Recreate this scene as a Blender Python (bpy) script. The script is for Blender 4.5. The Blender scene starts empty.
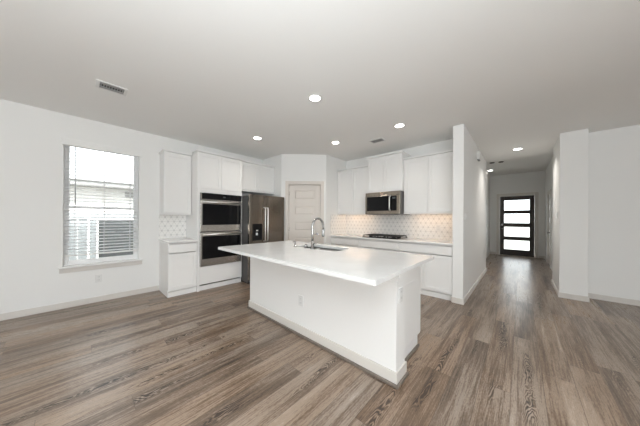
import bpy, bmesh, math, random
from mathutils import Vector, Matrix
random.seed(7)
S = bpy.context.scene
COL = S.collection

# ------------------------------------------------------------------ camera
CAM_H = 1.29075
cd = bpy.data.cameras.new('camera')
cd.sensor_fit = 'HORIZONTAL'
cd.sensor_width = 36.0
cd.lens = 219.2565 / 640.0 * 36.0
cd.shift_y = 5.34 / 640.0
cd.clip_start = 0.02
cam = bpy.data.objects.new('camera', cd)
COL.objects.link(cam)
Fv = Vector((-0.67520166, 0.73763103, 0.00178498))
Rv = Vector((0.73762501, 0.6751808, 0.00634321))
Uv = Vector((-0.00347377, -0.0055996, 0.99997829))
cam.matrix_world = Matrix(((Rv.x, Uv.x, -Fv.x, 0), (Rv.y, Uv.y, -Fv.y, 0), (Rv.z, Uv.z, -Fv.z, CAM_H), (0, 0, 0, 1)))
S.camera = cam

# ------------------------------------------------------------------ exposure, sky, added fill lights, sun
S.view_settings.view_transform = 'Standard'
S.view_settings.look = 'None'
S.view_settings.gamma = 1.0
S.view_settings.use_curve_mapping = False
S.view_settings.exposure = 0.1
S.cycles.use_denoising = True
S.cycles.max_bounces = 16
S.cycles.diffuse_bounces = 12
S.cycles.caustics_reflective = False
S.cycles.caustics_refractive = False
S.cycles.sample_clamp_indirect = 6.0

W = bpy.data.worlds.new('overcast_sky')
S.world = W
W.use_nodes = True
bg = W.node_tree.nodes['Background']
bg.inputs['Color'].default_value = (0.93, 0.97, 1.0, 1)
bg.inputs['Strength'].default_value = 4.0


def area(name, loc, rot, sx, sy, power, color=(1, 1, 1), spread=180):
    l = bpy.data.lights.new(name, 'AREA')
    l.shape = 'RECTANGLE'
    l.size, l.size_y = sx, sy
    l.energy = power
    l.color = color
    l.spread = math.radians(spread)
    o = bpy.data.objects.new(name, l)
    o.location = loc
    o.rotation_euler = rot
    COL.objects.link(o)
    return o


# added area lights behind and beside the camera, standing in for unseen windows
area('back_fill_light', (-0.6, -3.52, 1.25), (math.radians(90), 0, 0), 4.6, 2.2, 18, (0.905, 0.965, 1.0))
area('back_right_fill_light', (2.4, -3.52, 1.25), (math.radians(90), 0, 0), 2.4, 2.2, 62, (0.905, 0.965, 1.0))
area('side_fill_light', (3.7, -1.8, 1.45), (math.radians(90), 0, math.radians(90)), 2.4, 1.6, 100, (0.905, 0.965, 1.0))
# added upward fill light behind the camera, brightens the room off the ceiling
area('ceiling_fill_light', (0.2, -0.7, 1.75), (math.radians(180), 0, 0), 1.4, 1.4, 130, (0.905, 0.965, 1.0))

sun = bpy.data.lights.new('hazy_sun', 'SUN')
sun.energy = 9.0
sun.angle = math.radians(6)
so_ = bpy.data.objects.new('hazy_sun', sun)
so_.rotation_euler = (math.radians(8), math.radians(42), 0)
COL.objects.link(so_)

# ------------------------------------------------------------------ materials
def new_mat(name):
    m = bpy.data.materials.new(name)
    m.use_nodes = True
    nt = m.node_tree
    b = nt.nodes['Principled BSDF']
    return m, nt, b


def node(nt, t, **kw):
    n = nt.nodes.new(t)
    for k, v in kw.items():
        setattr(n, k, v)
    return n


def mth(nt, op, a, b=None, c=None):
    n = nt.nodes.new('ShaderNodeMath')
    n.operation = op
    for i, v in enumerate((a, b, c)):
        if v is None:
            continue
        if isinstance(v, (int, float)):
            n.inputs[i].default_value = v
        else:
            nt.links.new(v, n.inputs[i])
    return n.outputs[0]


def ramp(nt, fac, stops):
    r = nt.nodes.new('ShaderNodeValToRGB')
    e = r.color_ramp.elements
    while len(e) < len(stops):
        e.new(0.5)
    for el, (p, c) in zip(e, stops):
        el.position = p
        el.color = (*c, 1)
    nt.links.new(fac, r.inputs['Fac'])
    return r.outputs['Color']


def bump(nt, b, height, strength=0.1, dist=0.01):
    n = nt.nodes.new('ShaderNodeBump')
    n.inputs['Strength'].default_value = strength
    n.inputs['Distance'].default_value = dist
    nt.links.new(height, n.inputs['Height'])
    nt.links.new(n.outputs[0], b.inputs['Normal'])


def paint(name, col, rough=0.55, tex=220, strength=0.06, spec=0.4):
    m, nt, b = new_mat(name)
    tc = node(nt, 'ShaderNodeTexCoord')
    nz = node(nt, 'ShaderNodeTexNoise')
    nz.inputs['Scale'].default_value = tex
    nz.inputs['Detail'].default_value = 3
    nt.links.new(tc.outputs['Object'], nz.inputs['Vector'])
    c = ramp(nt, nz.outputs['Fac'], [(0.3, tuple(x * 0.985 for x in col)), (0.7, col)])
    nt.links.new(c, b.inputs['Base Color'])
    b.inputs['Roughness'].default_value = rough
    b.inputs['Specular IOR Level'].default_value = spec
    bump(nt, b, nz.outputs['Fac'], strength, 0.002)
    return m


def steel(name, col, rough=0.28, stretch=(3, 3, 260)):
    m, nt, b = new_mat(name)
    tc = node(nt, 'ShaderNodeTexCoord')
    mp = node(nt, 'ShaderNodeMapping')
    mp.inputs['Scale'].default_value = stretch
    nz = node(nt, 'ShaderNodeTexNoise')
    nz.inputs['Scale'].default_value = 4
    nz.inputs['Detail'].default_value = 4
    nt.links.new(tc.outputs['Object'], mp.inputs['Vector'])
    nt.links.new(mp.outputs[0], nz.inputs['Vector'])
    c = ramp(nt, nz.outputs['Fac'], [(0.3, tuple(x * 0.9 for x in col)), (0.7, col)])
    nt.links.new(c, b.inputs['Base Color'])
    r = mth(nt, 'MULTIPLY_ADD', nz.outputs['Fac'], 0.12, rough - 0.06)
    nt.links.new(r, b.inputs['Roughness'])
    b.inputs['Metallic'].default_value = 1.0
    return m


def plain(name, col, rough=0.5, metal=0.0, spec=0.5):
    m, nt, b = new_mat(name)
    tc = node(nt, 'ShaderNodeTexCoord')
    nz = node(nt, 'ShaderNodeTexNoise')
    nz.inputs['Scale'].default_value = 60
    nt.links.new(tc.outputs['Object'], nz.inputs['Vector'])
    c = ramp(nt, nz.outputs['Fac'], [(0.3, tuple(x * 0.96 for x in col)), (0.7, col)])
    nt.links.new(c, b.inputs['Base Color'])
    b.inputs['Roughness'].default_value = rough
    b.inputs['Metallic'].default_value = metal
    b.inputs['Specular IOR Level'].default_value = spec
    return m


def emit(name, col, strength):
    m, nt, b = new_mat(name)
    b.inputs['Base Color'].default_value = (*col, 1)
    b.inputs['Emission Color'].default_value = (*col, 1)
    b.inputs['Emission Strength'].default_value = strength
    return m


def glass(name, tint=(1, 1, 1)):
    m, nt, b = new_mat(name)
    nt.nodes.remove(b)
    tr = node(nt, 'ShaderNodeBsdfTransparent')
    tr.inputs['Color'].default_value = (*tint, 1)
    gl = node(nt, 'ShaderNodeBsdfGlossy')
    gl.inputs['Roughness'].default_value = 0.02
    fr = node(nt, 'ShaderNodeFresnel')
    fr.inputs['IOR'].default_value = 1.35
    mx = node(nt, 'ShaderNodeMixShader')
    nt.links.new(fr.outputs[0], mx.inputs[0])
    nt.links.new(tr.outputs[0], mx.inputs[1])
    nt.links.new(gl.outputs[0], mx.inputs[2])
    nt.links.new(mx.outputs[0], nt.nodes['Material Output'].inputs['Surface'])
    return m


def floor_mat():
    m, nt, b = new_mat('vinyl_plank_floor')
    tc = node(nt, 'ShaderNodeTexCoord')
    sp = node(nt, 'ShaderNodeSeparateXYZ')
    nt.links.new(tc.outputs['Object'], sp.inputs[0])
    X, Y = sp.outputs[0], sp.outputs[1]
    PW_, PL_ = 0.185, 1.45
    xr = mth(nt, 'DIVIDE', mth(nt, 'ADD', X, 20.03), PW_)
    row = mth(nt, 'FLOOR', xr)
    fx = mth(nt, 'FRACT', xr)
    wn = node(nt, 'ShaderNodeTexWhiteNoise', noise_dimensions='1D')
    nt.links.new(row, wn.inputs['W'])
    yr = mth(nt, 'ADD', mth(nt, 'DIVIDE', mth(nt, 'ADD', Y, 20.0), PL_), wn.outputs['Value'])
    colm = mth(nt, 'FLOOR', yr)
    fy = mth(nt, 'FRACT', yr)
    idv = node(nt, 'ShaderNodeCombineXYZ')
    nt.links.new(row, idv.inputs[0])
    nt.links.new(colm, idv.inputs[1])
    w2 = node(nt, 'ShaderNodeTexWhiteNoise', noise_dimensions='3D')
    nt.links.new(idv.outputs[0], w2.inputs['Vector'])
    rnd = w2.outputs['Value']
    sc = node(nt, 'ShaderNodeSeparateColor')
    nt.links.new(w2.outputs['Color'], sc.inputs[0])
    rnd2, rnd3 = sc.outputs[1], sc.outputs[2]

    def coords(sx, sy):
        cb = node(nt, 'ShaderNodeCombineXYZ')
        nt.links.new(mth(nt, 'MULTIPLY', X, sx), cb.inputs[0])
        nt.links.new(mth(nt, 'MULTIPLY', Y, sy), cb.inputs[1])
        nt.links.new(mth(nt, 'MULTIPLY', rnd, 91.0), cb.inputs[2])
        return cb.outputs[0]

    def noise(vec, detail=4, rough=0.55, dist=0.0):
        n = node(nt, 'ShaderNodeTexNoise')
        n.inputs['Scale'].default_value = 1.0
        n.inputs['Detail'].default_value = detail
        n.inputs['Roughness'].default_value = rough
        n.inputs['Distortion'].default_value = dist
        nt.links.new(vec, n.inputs['Vector'])
        return n.outputs['Fac']
    broad = noise(coords(7, 0.8), 3)           # broad light and dark figure along a plank
    fine = noise(coords(110, 4.0), 5, 0.65)    # pores
    streak = noise(coords(30, 0.8), 4, 0.6)    # straight grain streaks
    speck = noise(coords(160, 40), 3, 0.6)     # short pores
    warp = noise(coords(10, 2.2), 3, 0.5)
    # cathedral grain: nested arches along the middle of a plank
    u = mth(nt, 'ADD', mth(nt, 'SUBTRACT', fx, 0.5), mth(nt, 'MULTIPLY', mth(nt, 'SUBTRACT', warp, 0.5), 0.5))
    fld = mth(nt, 'MULTIPLY', mth(nt, 'MULTIPLY', u, u), 5.0)
    fld = mth(nt, 'ADD', fld, mth(nt, 'MULTIPLY', Y, 1.1))
    fld = mth(nt, 'MULTIPLY_ADD', warp, 1.6, fld)
    rings = mth(nt, 'SINE', mth(nt, 'MULTIPLY', fld, 62.0))
    mid = ramp(nt, mth(nt, 'ABSOLUTE', u), [(0.06, (1, 1, 1)), (0.26, (0, 0, 0))])
    some = ramp(nt, noise(coords(4, 0.9), 2), [(0.48, (0, 0, 0)), (0.58, (1, 1, 1))])
    some2 = ramp(nt, rnd3, [(0.22, (0, 0, 0)), (0.32, (1, 1, 1))])
    mask = mth(nt, 'MULTIPLY', mth(nt, 'MULTIPLY', mid, some), some2)
    mk = mth(nt, 'MULTIPLY', mth(nt, 'MULTIPLY_ADD', rings, 0.5, -0.28), mask)
    # tone
    t = mth(nt, 'MULTIPLY_ADD', mth(nt, 'SUBTRACT', broad, 0.5), 0.85, 0.5)
    t = mth(nt, 'MULTIPLY_ADD', mth(nt, 'SUBTRACT', rnd, 0.5), 0.17, t)
    t = mth(nt, 'MULTIPLY_ADD', mth(nt, 'SUBTRACT', streak, 0.5), 0.62, t)
    t = mth(nt, 'MULTIPLY_ADD', mth(nt, 'SUBTRACT', fine, 0.5), 0.9, t)
    t = mth(nt, 'MULTIPLY_ADD', mth(nt, 'SUBTRACT', speck, 0.5), 0.45, t)
    t = mth(nt, 'MULTIPLY_ADD', mk, 0.70, t)
    base = ramp(nt, t, [(0.08, FLOOR_D), (0.42, FLOOR_M), (0.62, FLOOR_L), (0.92, FLOOR_H)])
    warm = node(nt, 'ShaderNodeMix', data_type='RGBA', blend_type='MULTIPLY')
    warm.inputs[0].default_value = 1.0
    nt.links.new(base, warm.inputs[6])
    wc = ramp(nt, rnd2, [(0.0, (1.0, 0.93, 0.86)), (0.5, (1, 1, 1)), (1.0, (0.96, 0.99, 1.03))])
    nt.links.new(wc, warm.inputs[7])
    # seams
    ex = mth(nt, 'MULTIPLY', mth(nt, 'MINIMUM', fx, mth(nt, 'SUBTRACT', 1.0, fx)), PW_)
    ey = mth(nt, 'MULTIPLY', mth(nt, 'MINIMUM', fy, mth(nt, 'SUBTRACT', 1.0, fy)), PL_)
    e = mth(nt, 'MINIMUM', ex, ey)
    seam = mth(nt, 'LESS_THAN', e, 0.0016)
    mx = node(nt, 'ShaderNodeMix', data_type='RGBA')
    nt.links.new(mth(nt, 'MULTIPLY', seam, 0.45), mx.inputs[0])
    nt.links.new(warm.outputs[2], mx.inputs[6])
    mx.inputs[7].default_value = (0.05, 0.038, 0.03, 1)
    nt.links.new(mx.outputs[2], b.inputs['Base Color'])
    r = mth(nt, 'MULTIPLY_ADD', t, -0.10, 0.34)
    nt.links.new(r, b.inputs['Roughness'])
    b.inputs['Specular IOR Level'].default_value = 0.42
    h = mth(nt, 'MULTIPLY_ADD', seam, -1.2, mth(nt, 'MULTIPLY', t, 0.5))
    bump(nt, b, h, 0.12, 0.003)
    return m


FLOOR_D = (0.060, 0.044, 0.034)
FLOOR_M = (0.188, 0.134, 0.097)
FLOOR_L = (0.322, 0.252, 0.197)
FLOOR_H = (0.480, 0.410, 0.350)


def tile_mat(name, ax):
    """white glazed tiles laid in a triangular star lattice, grey joints; ax = horizontal axis (0 x, 1 y)"""
    m, nt, b = new_mat(name)
    tc = node(nt, 'ShaderNodeTexCoord')
    sp = node(nt, 'ShaderNodeSeparateXYZ')
    nt.links.new(tc.outputs['Object'], sp.inputs[0])
    U, Z = sp.outputs[ax], sp.outputs[2]
    a = 0.094
    hgt = a * 0.8660254
    d = []
    for ang in (0, 60, 120):
        s, c = math.sin(math.radians(ang)), math.cos(math.radians(ang))
        p = mth(nt, 'ADD', mth(nt, 'MULTIPLY', U, -s / hgt), mth(nt, 'MULTIPLY', Z, c / hgt))
        f = mth(nt, 'FRACT', mth(nt, 'ADD', p, 100.0))
        d.append(mth(nt, 'MINIMUM', f, mth(nt, 'SUBTRACT', 1.0, f)))
    mn = mth(nt, 'MINIMUM', mth(nt, 'MINIMUM', d[0], d[1]), d[2])
    mxx = mth(nt, 'MAXIMUM', mth(nt, 'MAXIMUM', d[0], d[1]), d[2])
    line = mth(nt, 'LESS_THAN', mn, 0.035)
    star = mth(nt, 'LESS_THAN', mxx, 0.19)
    g = mth(nt, 'MAXIMUM', mth(nt, 'MULTIPLY', line, 0.28), mth(nt, 'MULTIPLY', star, 0.34))
    c = ramp(nt, g, [(0.0, (0.86, 0.85, 0.83)), (1.0, (0.26, 0.26, 0.27))])
    nt.links.new(c, b.inputs['Base Color'])
    b.inputs['Roughness'].default_value = 0.22
    bump(nt, b, mth(nt, 'SUBTRACT', 1.0, line), 0.15, 0.001)
    return m


def brick_mat():
    m, nt, b = new_mat('pale_brick')
    tc = node(nt, 'ShaderNodeTexCoord')
    sp = node(nt, 'ShaderNodeSeparateXYZ')
    nt.links.new(tc.outputs['Object'], sp.inputs[0])
    cb = node(nt, 'ShaderNodeCombineXYZ')
    nt.links.new(sp.outputs[1], cb.inputs[0])
    nt.links.new(sp.outputs[2], cb.inputs[1])
    br = node(nt, 'ShaderNodeTexBrick')
    br.inputs['Scale'].default_value = 1.0
    br.inputs['Brick Width'].default_value = 0.24
    br.inputs['Row Height'].default_value = 0.08
    br.inputs['Mortar Size'].default_value = 0.008
    br.inputs['Color1'].default_value = (0.74, 0.70, 0.67, 1)
    br.inputs['Color2'].default_value = (0.60, 0.57, 0.54, 1)
    br.inputs['Mortar'].default_value = (0.80, 0.79, 0.78, 1)
    nt.links.new(cb.outputs[0], br.inputs['Vector'])
    nt.links.new(br.outputs['Color'], b.inputs['Base Color'])
    b.inputs['Roughness'].default_value = 0.9
    return m


def quartz_mat():
    m, nt, b = new_mat('white_quartz')
    tc = node(nt, 'ShaderNodeTexCoord')
    nz = node(nt, 'ShaderNodeTexNoise')
    nz.inputs['Scale'].default_value = 5
    nz.inputs['Detail'].default_value = 8
    nt.links.new(tc.outputs['Object'], nz.inputs['Vector'])
    c = ramp(nt, nz.outputs['Fac'], [(0.35, (0.76, 0.76, 0.755)), (0.6, (0.80, 0.80, 0.795))])
    nt.links.new(c, b.inputs['Base Color'])
    b.inputs['Roughness'].default_value = 0.16
    return m


def wood_mat(name, dark, light):
    m, nt, b = new_mat(name)
    tc = node(nt, 'ShaderNodeTexCoord')
    mp = node(nt, 'ShaderNodeMapping')
    mp.inputs['Scale'].default_value = (30, 30, 2.2)
    nz = node(nt, 'ShaderNodeTexNoise')
    nz.inputs['Scale'].default_value = 1.5
    nz.inputs['Detail'].default_value = 5
    nt.links.new(tc.outputs['Object'], mp.inputs['Vector'])
    nt.links.new(mp.outputs[0], nz.inputs['Vector'])
    c = ramp(nt, nz.outputs['Fac'], [(0.3, dark), (0.7, light)])
    nt.links.new(c, b.inputs['Base Color'])
    b.inputs['Roughness'].default_value = 0.4
    return m


M_wall = paint('wall_paint', (0.80, 0.80, 0.79), 0.6)
M_ceil = paint('ceiling_paint', (0.87, 0.87, 0.86), 0.8, 140, 0.12, 0.2)
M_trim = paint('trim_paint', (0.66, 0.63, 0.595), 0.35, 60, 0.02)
M_cab = paint('cabinet_paint', (0.82, 0.815, 0.805), 0.38, 80, 0.015)
M_door = paint('pantry_door_paint', (0.66, 0.615, 0.57), 0.4, 60, 0.02)
M_floor = floor_mat()
M_quartz = quartz_mat()
M_tileX = tile_mat('star_tile_range', 0)
M_tileY = tile_mat('star_tile_side', 1)
M_brick = brick_mat()
M_fridge = steel('dark_brushed_steel', (0.215, 0.185, 0.155), 0.22)
M_steel = steel('brushed_steel', (0.64, 0.61, 0.575), 0.26, (3, 3, 260))
M_mwave = steel('bronze_steel', (0.40, 0.35, 0.295), 0.26, (260, 3, 3))
M_handle = steel('bright_handle_steel', (0.80, 0.78, 0.75), 0.30, (30, 30, 3))
M_chrome = steel('polished_nickel', (0.46, 0.455, 0.45), 0.22, (20, 20, 20))
M_brush = steel('sink_steel', (0.30, 0.30, 0.30), 0.32, (40, 3, 3))
M_black = plain('black_glass', (0.006, 0.006, 0.007), 0.08, 0, 0.25)
M_iron = plain('cast_iron', (0.02, 0.02, 0.02), 0.55)
M_dgrey = plain('dark_grey_side', (0.085, 0.082, 0.08), 0.45)
M_dark = plain('flat_black', (0.015, 0.014, 0.013), 0.6)  # near-black colour for the fridge grille and vent backing
M_disp = emit('oven_clock_light', (0.55, 0.62, 0.62), 0.10)
M_disp.node_tree.nodes['Principled BSDF'].inputs['Base Color'].default_value = (0.01, 0.01, 0.01, 1)
M_lamp = emit('lamp_lens', (1.0, 0.96, 0.90), 14.0)
M_led = emit('warm_led', (1.0, 0.66, 0.40), 15.0)
M_plastic = plain('white_plastic', (0.74, 0.74, 0.73), 0.35)
M_slot = plain('socket_slot', (0.45, 0.45, 0.45), 0.5)
M_grille = plain('vent_grey', (0.30, 0.30, 0.30), 0.5)
M_slat = paint('blind_slat', (0.88, 0.88, 0.88), 0.4, 40, 0.01)
M_blind = paint('blind_rail', (0.82, 0.82, 0.81), 0.4, 40, 0.01)
_nt = M_slat.node_tree
_tl = _nt.nodes.new('ShaderNodeBsdfTranslucent')
_tl.inputs['Color'].default_value = (0.85, 0.86, 0.87, 1)
_mx = _nt.nodes.new('ShaderNodeMixShader')
_mx.inputs[0].default_value = 0.38
_nt.links.new(_nt.nodes['Principled BSDF'].outputs[0], _mx.inputs[1])
_nt.links.new(_tl.outputs[0], _mx.inputs[2])
_nt.links.new(_mx.outputs[0], _nt.nodes['Material Output'].inputs['Surface'])
M_vinyl = plain('window_vinyl', (0.86, 0.86, 0.86), 0.35)
M_glass = glass('clear_glass', (0.97, 0.985, 0.98))
M_ewood = wood_mat('dark_walnut', (0.016, 0.009, 0.006), (0.035, 0.019, 0.012))
M_shoe = wood_mat('shoe_moulding_wood', (0.15, 0.125, 0.105), (0.21, 0.175, 0.15))
M_fence = wood_mat('dark_grey_fence', (0.075, 0.078, 0.08), (0.12, 0.122, 0.125))  # darker grey boards for one stretch of the fence
M_fpost = wood_mat('pale_fence', (0.42, 0.43, 0.44), (0.55, 0.56, 0.57))
M_grass = plain('outside_ground', (0.42, 0.42, 0.38), 0.9)
M_conc = plain('porch_concrete', (0.62, 0.60, 0.57), 0.8)
M_eave = plain('eave_grey', (0.34, 0.33, 0.32), 0.7)
M_roof = plain('roof_shingle', (0.30, 0.29, 0.28), 0.9)
M_cord = plain('blind_cord', (0.60, 0.60, 0.60), 0.6)
M_wand = plain('blind_wand', (0.35, 0.36, 0.37), 0.3)
M_copper = plain('badge_copper', (0.75, 0.55, 0.45), 0.3, 0.8)


# ------------------------------------------------------------------ mesh tools
class Frame:
    def __init__(self, o, w, d):
        self.o, self.w, self.d = Vector((*o, 0)), Vector((*w, 0)), Vector((*d, 0))

    def __call__(self, w, d, z):
        return self.o + self.w * w + self.d * d + Vector((0, 0, z))


WORLD = Frame((0, 0), (1, 0), (0, 1))
XL = -4.757
YR = 4.55
LW = Frame((XL, 0), (0, 1), (1, 0))          # left wall: w = world y, d = out from the wall
RW = Frame((0, YR), (1, 0), (0, -1))         # range wall: w = world x, d = out from the wall
PA, PB = Vector((-3.997, 3.063)), Vector((-3.27, 3.777))
pd = (PB - PA).normalized()
PL = (PB - PA).length
PWF = Frame(PA, (pd.x, pd.y), (pd.y, -pd.x))  # angled pantry wall
ORG = {}


class MB:
    def __init__(self, fr=WORLD):
        self.bm = bmesh.new()
        self.f = fr

    def v(self, p):
        return self.bm.verts.new(self.f(*p))

    def box(self, w0, w1, d0, d1, z0, z1):
        vs = [self.v((w, d, z)) for z in (z0, z1) for d in (d0, d1) for w in (w0, w1)]
        for q in ((0, 1, 3, 2), (4, 6, 7, 5), (0, 4, 5, 1), (2, 3, 7, 6), (0, 2, 6, 4), (1, 5, 7, 3)):
            self.bm.faces.new([vs[i] for i in q])
        return self

    def hollow(self, w0, w1, d0, d1, z0, z1, t=0.017):
        self.box(w0, w1, d0, d0 + 0.008, z0, z1)
        self.box(w0, w0 + t, d0 + 0.008, d1, z0, z1)
        self.box(w1 - t, w1, d0 + 0.008, d1, z0, z1)
        self.box(w0 + t, w1 - t, d0 + 0.008, d1, z0, z0 + t)
        self.box(w0 + t, w1 - t, d0 + 0.008, d1, z1 - t, z1)
        return self

    def prism(self, pts, z0, z1):
        lo = [self.v((p[0], p[1], z0)) for p in pts]
        hi = [self.v((p[0], p[1], z1)) for p in pts]
        n = len(pts)
        self.bm.faces.new(lo)
        self.bm.faces.new(hi)
        for i in range(n):
            self.bm.faces.new([lo[i], lo[(i + 1) % n], hi[(i + 1) % n], hi[i]])
        return self

    def tube(self, path, r, seg=14, caps=True):
        P = [Vector(self.f(*p)) for p in path]
        rs = r if isinstance(r, (list, tuple)) else [r] * len(P)
        rings = []
        up = None
        for i, p in enumerate(P):
            if i == 0:
                t = P[1] - P[0]
            elif i == len(P) - 1:
                t = P[-1] - P[-2]
            else:
                t = (P[i + 1] - P[i]).normalized() + (P[i] - P[i - 1]).normalized()
            t.normalize()
            if up is None:
                up = Vector((0, 0, 1)) if abs(t.z) < 0.9 else Vector((1, 0, 0))
            a = (up - t * up.dot(t)).normalized()
            up = a
            b = t.cross(a)
            rings.append([self.bm.verts.new(p + (a * math.cos(2 * math.pi * k / seg) + b * math.sin(2 * math.pi * k / seg)) * rs[i]) for k in range(seg)])
        for i in range(len(P) - 1):
            for k in range(seg):
                f = self.bm.faces.new([rings[i][k], rings[i][(k + 1) % seg], rings[i + 1][(k + 1) % seg], rings[i + 1][k]])
                f.smooth = True
        if caps:
            self.bm.faces.new(rings[0])
            self.bm.faces.new(rings[-1])
        return self

    def ring(self, c, r0, r1, z0, z1, seg=28):
        """flat annulus with thickness, axis z"""
        L = []
        for r, z in ((r0, z0), (r1, z0), (r1, z1), (r0, z1)):
            L.append([self.v((c[0] + r * math.cos(2 * math.pi * k / seg), c[1] + r * math.sin(2 * math.pi * k / seg), z)) for k in range(seg)])
        for a in range(4):
            for k in range(seg):
                self.bm.faces.new([L[a][k], L[a][(k + 1) % seg], L[(a + 1) % 4][(k + 1) % seg], L[(a + 1) % 4][k]])
        return self

    def shaker(self, w0, w1, z0, z1, d0, d1, st=0.057, rec=0.013):
        self.box(w0, w1, d0, d1 - rec, z0, z1)
        self.box(w0, w0 + st, d1 - rec, d1, z0, z1)
        self.box(w1 - st, w1, d1 - rec, d1, z0, z1)
        self.box(w0 + st, w1 - st, d1 - rec, d1, z0, z0 + st)
        self.box(w0 + st, w1 - st, d1 - rec, d1, z1 - st, z1)
        return self

    def build(self, name, mat, parent=None, bevel=0.0, seg=2, loc=None, kind=None):
        bmesh.ops.recalc_face_normals(self.bm, faces=self.bm.faces[:])
        me = bpy.data.meshes.new(name)
        if parent is not None:
            o0 = ORG[parent.name]
        elif loc is not None:
            o0 = Vector(loc)
        else:
            o0 = Vector((0, 0, 0))
        bmesh.ops.translate(self.bm, verts=self.bm.verts[:], vec=-o0)
        self.bm.to_mesh(me)
        self.bm.free()
        me.materials.append(mat)
        o = bpy.data.objects.new(name, me)
        COL.objects.link(o)
        if parent is not None:
            o.parent = parent
            ORG[o.name] = o0
        else:
            o.location = o0
            ORG[o.name] = o0
        if bevel:
            md = o.modifiers.new('bevel', 'BEVEL')
            md.width = bevel
            md.segments = seg
            md.limit_method = 'ANGLE'
            md.angle_limit = math.radians(40)
        if kind:
            o['kind'] = kind
        return o


def tag(o, label, cat, group=None):
    o['label'] = label
    o['category'] = cat
    if group:
        o['group'] = group
    return o


def thing(name, label, cat, loc, group=None):
    o = bpy.data.objects.new(name, None)
    o.empty_display_size = 0.1
    o.location = loc
    COL.objects.link(o)
    ORG[o.name] = Vector(loc)
    return tag(o, label, cat, group)


def struct(name, mb, mat, parent=None, bevel=0.0):
    o = mb.build(name, mat, parent, bevel)
    o['kind'] = 'structure'
    return o


def copy_thing(root, delta, label=None):
    c = root.copy()
    COL.objects.link(c)
    c.location = root.location + Vector(delta)
    if label:
        c['label'] = label
    for ch in root.children:
        k = ch.copy()
        COL.objects.link(k)
        k.parent = c
        for g in ch.children:
            h = g.copy()
            COL.objects.link(h)
            h.parent = k
    return c


H = 2.75            # main ceiling
HF = 2.95           # foyer ceiling
XR, YB = 3.8, -3.6  # unseen side and back of the room
XP0, XP1, YP0, YP1 = -0.7865, -0.641, 3.927, 6.9   # partition beside the hall
XQ0, XQ1, YQ = 0.481, 0.79, 5.43                   # column at the hall
YRW = 5.717                                        # far right wall
FX0, FX1, FY = -0.86, 0.605, 10.52                 # foyer

# ------------------------------------------------------------------ room shell
struct('floor', MB().box(XL - 0.15, XR + 0.15, YB - 0.15, FY + 0.12, -0.1, 0.0), M_floor)
ce = MB()
ce.box(XL - 0.15, XR + 0.15, YB - 0.15, 6.95, H, H + 0.36)
ce.box(XL - 0.15, FX0 - 0.02, 6.95, FY + 0.15, H, H + 0.36)
ce.box(FX0 - 0.15, FX1 + 0.2, 6.95, FY + 0.15, HF, HF + 0.16)
struct('ceiling', ce, M_ceil)
# left wall with window opening
WY0, WY1, WZ0, WZ1 = -0.165, 0.665, 0.592, 2.40
w = MB()
T = 0.15
w.box(XL - T, XL, YB - T, WY0, 0, H)
w.box(XL - T, XL, WY1, 4.75, 0, H)
w.box(XL - T, XL, WY0, WY1, 0, WZ0 - 0.025)
w.box(XL - T, XL, WY0, WY1, WZ1, H)
struct('wall_left', w, M_wall)
struct('wall_fridge_return', MB().box(XL, PA.x, PA.y + 0.006, PA.y + 0.12, 0, H), M_wall)
# angled pantry wall
DS0, DS1, DZ = 0.174, 0.887, 2.06
w = MB(PWF)
w.box(0.0, DS0 - 0.018, -0.11, 0, 0, H)
w.box(DS1 + 0.018, PL, -0.11, 0, 0, H)
w.box(DS0 - 0.018, DS1 + 0.018, -0.11, 0, DZ + 0.018, H)
struct('wall_pantry', w, M_wall)
struct('wall_pantry_return', MB().box(PB.x - 0.11, PB.x, PB.y, YR, 0, H), M_wall)
struct('wall_range', MB().box(XL - T, XP0, YR, YR + 0.15, 0, H), M_wall)
struct('wall_partition', MB().box(XP0, XP1, YP0, YP1, 0, H), M_wall, None, 0.004)
struct('wall_foyer_left', MB().box(FX0 - 0.12, FX0, YP1, FY + 0.12, 0, HF), M_wall)
struct('wall_foyer_stub', MB().box(FX0 - 0.12, XP0, YP1 - 0.12, YP1, 0, H), M_wall)
w = MB()
w.box(XQ0, XQ1, YQ, YRW, 0, H)
w.box(XQ0, FX1 + 0.12, YRW, 6.5, 0, H)
struct('wall_column', w, M_wall, None, 0.004)
struct('wall_right', MB().box(XQ1, XR + T, YRW, YRW + 0.12, 0, H), M_wall)
# foyer right wall with a panelled side door
SD0, SD1 = 8.62, 9.42
w = MB()
w.box(FX1, FX1 + 0.12, 6.5, SD0 - 0.02, 0, HF)
w.box(FX1, FX1 + 0.12, SD1 + 0.02, FY + 0.12, 0, HF)
w.box(FX1, FX1 + 0.12, SD0 - 0.02, SD1 + 0.02, 2.06, HF)
struct('wall_foyer_right', w, M_wall)
# end wall with entry door opening
ED0, ED1, EDZ = -0.572, 0.350, 2.150
w = MB()
w.box(FX0, ED0 - 0.02, FY, FY + 0.12, 0, HF)
w.box(ED1 + 0.02, FX1, FY, FY + 0.12, 0, HF)
w.box(ED0 - 0.02, ED1 + 0.02, FY, FY + 0.12, EDZ + 0.02, HF)
struct('wall_entry', w, M_wall)
# unseen solid walls round the camera; the added fill lights stand inside them
struct('wall_back', MB().box(XL - T, XR + T, YB - 0.12, YB, 0, H), M_wall)
struct('wall_side', MB().box(XR, XR + T, YB, YRW, 0, H), M_wall)


# ------------------------------------------------------------------ baseboards
BBH, BBT = 0.085, 0.013


def bboard(name, segs, fr=WORLD):
    b = MB(fr)
    for s in segs:
        b.box(*s, 0.0, BBH)
    return struct(name, b, M_trim, None, 0.003)


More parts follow.
